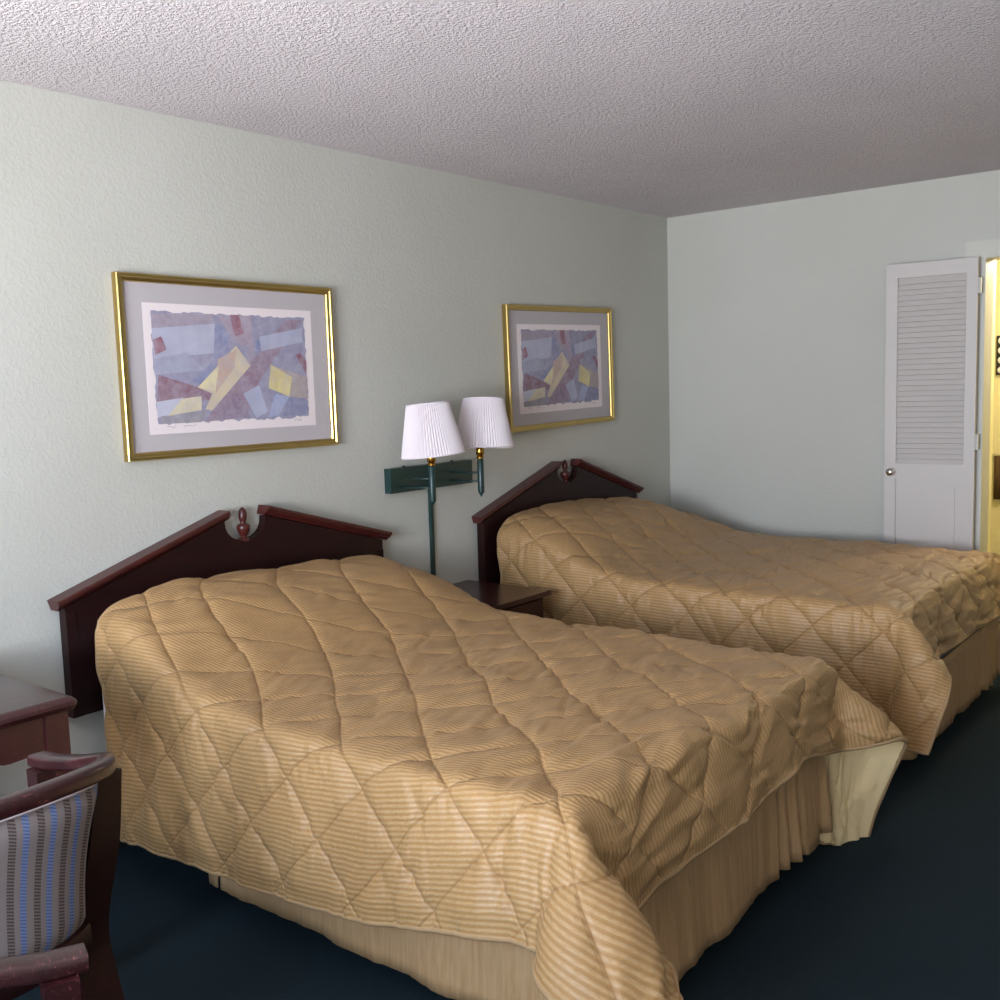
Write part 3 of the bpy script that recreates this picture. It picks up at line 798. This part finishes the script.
# ------------------------------------------------------------------ framed prints
def make_picture(label, y0, y1, z0, z1, tilt, group):
    yc, zc = (y0+y1)/2, (z0+z1)/2; w, h = (y1-y0)/2, (z1-z0)/2
    p = empty('framed_print', label, 'framed picture', (0.002, yc, zc)); p.rotation_euler = (tilt, 0, 0)
    prof = [(0,0),(0,0.024),(0.003,0.028),(0.011,0.028),(0.014,0.024),(0.018,0.0235),(0.024,0.021),(0.027,0.016),(0.027,0)]   # (inset, height)
    bm = bmesh.new(); rings = []
    for ins, hx in prof:
        rings.append([bm.verts.new((hx, sy*(w-ins), sz*(h-ins))) for sy, sz in ((-1,-1),(1,-1),(1,1),(-1,1))])
    for i in range(len(rings)):
        A = rings[i]; B = rings[(i+1) % len(rings)]
        for k in range(4): bm.faces.new((A[k], A[(k+1)%4], B[(k+1)%4], B[k]))
    link('gold_frame', bm, M_GOLD, p)
    box('mat_board', (0.004, -w+0.024, -h+0.024), (0.0115, w-0.024, h-0.024), M_MATB, p)
    # sheet and print, slightly below the centre line
    sy0, sy1, sz1, sz0 = -w+0.094, w-0.102, h-0.091, -h+0.083
    box('paper_sheet', (0.0115, sy0, sz0), (0.0125, sy1, sz1), M_PAPER, p)
    ay0, ay1, az1, az0 = sy0+0.030, sy1-0.034, sz1-0.028, sz0+0.034
    bm = bmesh.new(); cl = bm.loops.layers.float_color.new('ink')
    rs = random.Random(4)
    def poly(pts, col, x):
        vs = [bm.verts.new((x, ay0+(ay1-ay0)*u, az1+(az0-az1)*v)) for u, v in pts]
        f = bm.faces.new(vs); c = s2l(col)
        for l in f.loops: l[cl] = c
    edge = []
    N = 46
    for k in range(N): edge.append((k/N, rs.uniform(-0.012, 0.012)))
    for k in range(24): edge.append((1+rs.uniform(-0.007, 0.007), k/24))
    for k in range(N): edge.append((1-k/N, 1+rs.uniform(-0.015, 0.015)))
    for k in range(24): edge.append((rs.uniform(-0.007, 0.007), 1-k/24))
    poly(edge, (142,140,165), 0.0129)
    shapes = [([(0,0.02),(0.38,0.0),(0.36,0.12),(0,0.15)], (158,146,158)),
      ([(0.0,0.15),(0.38,0.09),(0.38,0.36),(0.0,0.42)], (180,184,204)), ([(0.0,0.42),(0.2,0.36),(0.3,0.52),(0.0,0.56)], (158,162,184)),
      ([(0.38,0.1),(0.48,0.05),(0.45,0.4),(0.3,0.66),(0.22,0.62),(0.36,0.42)], (126,132,168)),
      ([(0.40,0.02),(0.62,0.0),(0.63,0.5),(0.5,0.72),(0.6,0.3),(0.5,0.26)], (160,142,158)),
      ([(0.64,0.25),(0.85,0.12),(0.74,0.42),(0.64,0.6)], (118,130,170)),
      ([(0.28,1.0),(0.47,0.66),(0.86,0.03),(0.98,0.02),(0.66,0.62),(0.55,0.98)], (142,116,132)),
      ([(0.67,0.2),(0.98,0.10),(0.98,0.24),(0.68,0.34)], (172,178,202)), ([(0.02,0.56),(0.34,0.72),(0.32,0.80),(0.0,0.82)], (132,92,106)),
      ([(0.0,0.8),(0.16,0.77),(0.08,0.93),(0.0,0.94)], (196,198,214)), ([(0.02,0.93),(0.30,0.9),(0.26,1.0),(0.02,1.0)], (146,142,146)),
      ([(0.36,0.98),(0.5,0.74),(0.58,0.98)], (132,108,130)),
      ([(0.54,0.75),(0.65,0.67),(0.70,0.93),(0.62,0.99)], (172,180,206)), ([(0.70,0.99),(0.76,0.76),(0.86,0.79),(0.78,0.97)], (158,168,202)),
      ([(0.88,0.72),(1.0,0.84),(0.99,0.98),(0.8,0.98)], (120,124,160)),
      ([(0.25,0.68),(0.51,0.29),(0.60,0.48),(0.33,0.90),(0.29,0.88),(0.34,0.74)], (212,196,160)), ([(0.36,0.74),(0.385,0.42),(0.51,0.33),(0.49,0.5)], (200,168,140)),
      ([(0.25,0.68),(0.39,0.48),(0.36,0.72)], (226,214,162)),
      ([(0.74,0.47),(1.0,0.60),(1.0,0.82),(0.86,0.79)], (170,156,146)), ([(0.74,0.47),(0.89,0.60),(0.86,0.79),(0.715,0.70)], (214,198,130)),
      ([(0.79,0.6),(0.875,0.64),(0.86,0.78),(0.78,0.73)], (226,210,128)),
      ([(0.06,0.93),(0.15,0.78),(0.27,0.76),(0.265,0.89)], (228,216,166)),
      ([(0.48,0.0),(0.54,0.0),(0.565,0.18),(0.505,0.2)], (142,82,96)), ([(0,0.25),(0.05,0.22),(0.075,0.34),(0.01,0.385)], (150,88,98)),
      ([(0.925,0.38),(0.955,0.35),(1.0,0.44),(0.995,0.57)], (136,80,94))]
    for k, (pts, colr) in enumerate(shapes): poly(pts, colr, 0.0130+0.00006*(k+1))
    link('abstract_print', bm, M_ART, p)
    for yy, n_ in ((ay0+0.035, 9), (ay0+0.10, 12), (ay1-0.07, 9)):
        pts = [Vector((0.0128, yy+0.0045*k, az0-0.012+rs.uniform(-0.004, 0.005))) for k in range(n_)]
        bm = bmesh.new(); add_tube(bm, pts, 0.0005, 4)
        link('pencil_signature', bm, M_INK, p)
    return p
make_picture('gold-framed abstract print with grey mat above the nearer bed', 1.822, 2.737, 1.270, 1.878, 0.0, None)
make_picture('gold-framed abstract print with grey mat above the far bed, right of the lamps', 3.838, 4.768, 1.268, 1.876, math.radians(1.2), None)

# ------------------------------------------------------------------ writing table at the left edge
tb = empty('table', 'cherry wood table with moulded edge against the wall at the left', 'table', (0.36, 0.635, 0))
bm = bmesh.new()
outl = [(0.33, 0.60)]
hx, hy = 0.345, 0.60
prof = [(0.010, 0.000), (0.004, 0.006), (0.0, 0.014), (0.002, 0.022), (0.010, 0.029), (0.018, 0.033)]
rings = []
for ins, z in prof:
    ring = []
    for cx, cy, a0 in ((hx-0.02, hy-0.02, 0), (-hx+0.02, hy-0.02, 90), (-hx+0.02, -hy+0.02, 180), (hx-0.02, -hy+0.02, 270)):
        for k in range(5):
            a_ = math.radians(a0+90*k/4); r = 0.02-ins*0.6
            ring.append(bm.verts.new((cx+(0.02-ins)*math.cos(a_), cy+(0.02-ins)*math.sin(a_), 0.727+z)))
    rings.append(ring)
for i in range(len(rings)-1):
    for k in range(20): bm.faces.new((rings[i][k], rings[i][(k+1)%20], rings[i+1][(k+1)%20], rings[i+1][k]))
bm.faces.new(rings[0][::-1]); bm.faces.new(rings[-1])
smooth_by_angle(link('table_top', bm, M_TABLE, tb), 30)
def leg_at(sx, sy):
    bm = bmesh.new(); add_box(bm, (-0.028, -0.028, 0), (0.028, 0.028, 0.727), Matrix.Translation((sx*(hx-0.05), sy*(hy-0.05), 0)))
    link('leg', bm, M_TABLE, tb, bevel=0.003)
for sx in (-1, 1):
    for sy in (-1, 1): leg_at(sx, sy)
for sx in (-1, 1):
    e = hy-0.078
    pts = [(-e, 0.727), (-e, 0.637), (-e+0.09, 0.632), (-e+0.105, 0.634), (-e+0.16, 0.652), (-e+0.22, 0.66), (e-0.22, 0.66), (e-0.16, 0.652), (e-0.105, 0.634), (e-0.09, 0.632), (e, 0.637), (e, 0.727)]
    bm = bmesh.new(); add_prism(bm, pts, 0, sx*(hx-0.05)-0.011, sx*(hx-0.05)+0.020 if sx > 0 else sx*(hx-0.05)+0.011)
    link('apron', bm, M_TABLE, tb, bevel=0.002)
for sy in (-1, 1):
    box('apron', (-hx+0.078, sy*(hy-0.05)-0.01, 0.64), (hx-0.078, sy*(hy-0.05)+0.01, 0.727), M_TABLE, tb, 0.002)

# ------------------------------------------------------------------ armchairs
def make_chair(label, loc, rz):
    c = empty('armchair', label, 'armchair', loc, rz)
    half = [(0.0, -0.275, 0.793), (0.12, -0.262, 0.791), (0.205, -0.228, 0.785), (0.252, -0.170, 0.773), (0.278, -0.09, 0.750), (0.286, 0.0, 0.725), (0.278, 0.09, 0.710), (0.275, 0.155, 0.705)]
    full = [(-x, y, z) for x, y, z in half[::-1]] + half[1:]
    path = catmull(full, 8)
    def sec(t):
        k = abs(t-0.5)*2            # 0 at the back, 1 at the arm tips
        w = 0.032 + 0.014*k; h = 0.036 - 0.010*k
        return rrect(w, h, min(w, h)*0.3, 3)
    bm = bmesh.new(); add_sweep(bm, path, sec)
    smooth_by_angle(link('arm_rail', bm, M_CHAIRW, c), 40)
    # lower back curve (leans forward and is a little narrower)
    lo = [(0.0, -0.222, 0.48), (0.09, -0.214, 0.48), (0.142, -0.198, 0.482), (0.170, -0.180, 0.485)]
    lof = [(-x, y, z) for x, y, z in lo[::-1]] + lo[1:]
    up_ = [(0.0, -0.275, 0.772), (0.10, -0.266, 0.770), (0.158, -0.249, 0.767), (0.192, -0.230, 0.764)]
    upf = [(-x, y, z) for x, y, z in up_[::-1]] + up_[1:]
    PL, PU = catmull(lof, 6), catmull(upf, 6); n = len(PL)
    s = [0]
    for i in range(1, n): s.append(s[-1] + (PU[i]-PU[i-1]).length)
    bm = bmesh.new(); uvl = bm.loops.layers.uv.new('fabric'); rows = 14; G = {}
    for side in (0, 1):
        for j in range(rows+1):
            t = j/rows
            for i in range(n):
                p = PL[i].lerp(PU[i], t)
                tan = PU[min(i+1, n-1)] - PU[max(i-1, 0)]; nv_ = tan.cross(Vector((0,0,1))).normalized()   # outward
                ed = min(i/(n-1), 1-i/(n-1))*8; ed = min(1, ed); et = min(1, min(t, 1-t)*7)
                th = 0.006 + 0.014*math.sqrt(max(0, min(ed, et)))
                bow = -0.012*math.sin(PI*t)
                G[side, j, i] = bm.verts.new(p + nv_*((th if side == 0 else -th*1.4) + bow))
    def face(idx):
        f = bm.faces.new([G[k] for k in idx])
        for l, k in zip(f.loops, idx): l[uvl].uv = (s[k[2]]+0.016, k[1]/rows*0.33)
    for side in (0, 1):
        for j in range(rows):
            for i in range(n-1): face([(side,j,i),(side,j,i+1),(side,j+1,i+1),(side,j+1,i)])
    for j in range(rows):
        for i in (0, n-1): face([(0,j,i),(0,j+1,i),(1,j+1,i),(1,j,i)])
    for i in range(n-1):
        for j in (0, rows): face([(0,j,i),(1,j,i),(1,j,i+1),(0,j,i+1)])
    smooth_by_angle(link('back_upholstery', bm, M_CHFAB, c), 50)
    # thin light bead under the rail
    bm = bmesh.new(); bead = []
    for i in range(3, n-3):
        tan = PU[min(i+1, n-1)] - PU[max(i-1, 0)]; nv_ = tan.cross(Vector((0,0,1))).normalized(); bead.append(PU[i] + nv_*0.013 + Vector((0,0,0.006)))
    add_tube(bm, bead, 0.0028, 6); o = link('welt_cord', bm, M_PIPING_GREY, c, True)
    # lower back rail
    bm = bmesh.new(); add_sweep(bm, [p + Vector((0,0,-0.022)) for p in PL], rrect(0.040, 0.050, 0.008, 2)); smooth_by_angle(link('lower_back_rail', bm, M_MAHOG, c), 40)
    for sx in (-1, 1):
        # rear stile running down into the back leg
        cl = catmull([(sx*0.222, -0.207, 0.768), (sx*0.215, -0.184, 0.62), (sx*0.196, -0.150, 0.45), (sx*0.202, -0.160, 0.34), (sx*0.220, -0.200, 0.17), (sx*0.240, -0.255, 0.0)], 6)
        bm = bmesh.new(); rg = []
        m_ = len(cl)
        ang = math.atan2(0.055, 0.055)
        for i, p in enumerate(cl):
            k = i/(m_-1); w = 0.032 + 0.010*math.sin(PI*min(1, k*1.1)); dth = 0.022
            a1 = Vector((sx*math.cos(-1.32), math.sin(-1.32), 0)); a2 = Vector((-a1.y, a1.x, 0))      # outward, along the curve
            rg.append([bm.verts.new(p + a1*u*dth*0.7 + a2*v*w) for u, v in ((1,1),(-1,1),(-1,-1),(1,-1))])
        for i in range(m_-1):
            for k in range(4): bm.faces.new((rg[i][k], rg[i][(k+1)%4], rg[i+1][(k+1)%4], rg[i+1][k]))
        bm.faces.new(rg[0]); bm.faces.new(rg[-1][::-1])
        link('rear_leg', bm, M_MAHOG, c, bevel=0.004)
        bm = bmesh.new()
        for lo_, hi_, in (((sx*0.262-0.02, 0.095, 0.0), (sx*0.262+0.02, 0.14, 0.695)),): add_box(bm, lo_, hi_)
        for v in bm.verts:
            if v.co.z < 0.1: v.co.x = sx*0.255 + (v.co.x-sx*0.262)*0.7; v.co.y = 0.1175 + (v.co.y-0.1175)*0.7
        link('front_leg', bm, M_CHAIRW, c, bevel=0.005)
        box('side_seat_rail', (sx*0.225-0.012, -0.13, 0.37), (sx*0.225+0.012, 0.115, 0.43), M_CHAIRW, c, 0.003)
    box('front_seat_rail', (-0.245, 0.115, 0.37), (0.245, 0.14, 0.43), M_CHAIRW, c, 0.003)
    bm = bmesh.new(); uvl = None
    add_box(bm, (-0.235, -0.145, 0.40), (0.235, 0.135, 0.475))
    bmesh.ops.subdivide_edges(bm, edges=bm.edges[:], cuts=5, use_grid_fill=True)
    uvl = bm.loops.layers.uv.new('fabric')
    for f in bm.faces:
        for l in f.loops: l[uvl].uv = (l.vert.co.x + 0.3, l.vert.co.y + l.vert.co.z)
    for v in bm.verts:
        if v.co.z > 0.47: v.co.z += 0.022*(1-(v.co.x/0.235)**4)*(1-(v.co.y/0.19)**4)
        if v.co.y < -0.05:
            k = (-v.co.y-0.05)/0.14; v.co.x *= 1-0.22*k*k
    link('seat_cushion', bm, M_CHFAB, c, True, bevel=0)
    return c
M_PIPING_GREY = Mat('pale_welt_cord', (176,160,160), 0.7).m
make_chair('striped barrel-back armchair pushed up to the table, seen from behind', (1.050, 0.752, 0), math.radians(90))
make_chair('armchair nearest the viewer, only one arm of it in view', (1.938, 0.438, 0), math.radians(-18))

GROUPS = {'pillow': 'pillows under the comforters', 'armchair': 'armchairs by the table', 'framed picture': 'gold-framed prints on the wall',
          'headboard': 'mahogany headboards', 'comforter': 'gold quilted comforters', 'bed': 'double beds'}
# ------------------------------------------------------------------ light
w = bpy.data.worlds.new('sky'); SC.world = w; w.use_nodes = True
w.node_tree.nodes['Background'].inputs[0].default_value = (0.55, 0.72, 1.0, 1); w.node_tree.nodes['Background'].inputs[1].default_value = 0.4
def area(name, loc, rot, sx, sy, power, color):
    l = bpy.data.lights.new(name, 'AREA'); l.shape = 'RECTANGLE'; l.size = sx; l.size_y = sy; l.energy = power; l.color = color
    o = bpy.data.objects.new(name, l); o.location = loc; o.rotation_euler = rot; COL.objects.link(o); return o
wx, wz = (WX0+WX1)/2, (WZ0+WZ1)/2
a1 = area('window_sky_light', (wx, YF-0.45, wz+0.15), (math.radians(90-24), 0, math.radians(8)), 2.1, 1.7, 108, (0.50, 0.70, 1.0))
a2 = area('window_ground_light', (wx, YF-0.6, wz-0.35), (math.radians(90+38), 0, math.radians(6)), 2.3, 1.5, 250, (1.0, 0.965, 0.97))
a1.data.spread = math.radians(140); a2.data.spread = math.radians(130)
area('door_fill_light', ((EX0+EX1)/2, YF-0.3, 0.9), (math.radians(90+18), 0, 0), 0.92, 1.9, 32, (0.90, 0.93, 1.0))  # added fill at an assumed, unseen open door; lifts the ceiling
l = bpy.data.lights.new('bathroom_lamp', 'POINT'); l.energy = 55; l.color = (1.0, 0.87, 0.64); l.shadow_soft_size = 0.12
o = bpy.data.objects.new('bathroom_lamp', l); o.location = (2.0, YB+0.62, CEIL-0.24); COL.objects.link(o)

SC.view_settings.view_transform = 'Standard'; SC.view_settings.look = 'None'
for o_ in list(SC.objects):
    if o_.parent is None and o_.get('category') in GROUPS: o_['group'] = GROUPS[o_['category']]
SC.view_settings.exposure = -0.17; SC.view_settings.gamma = 1.0; SC.view_settings.use_curve_mapping = False
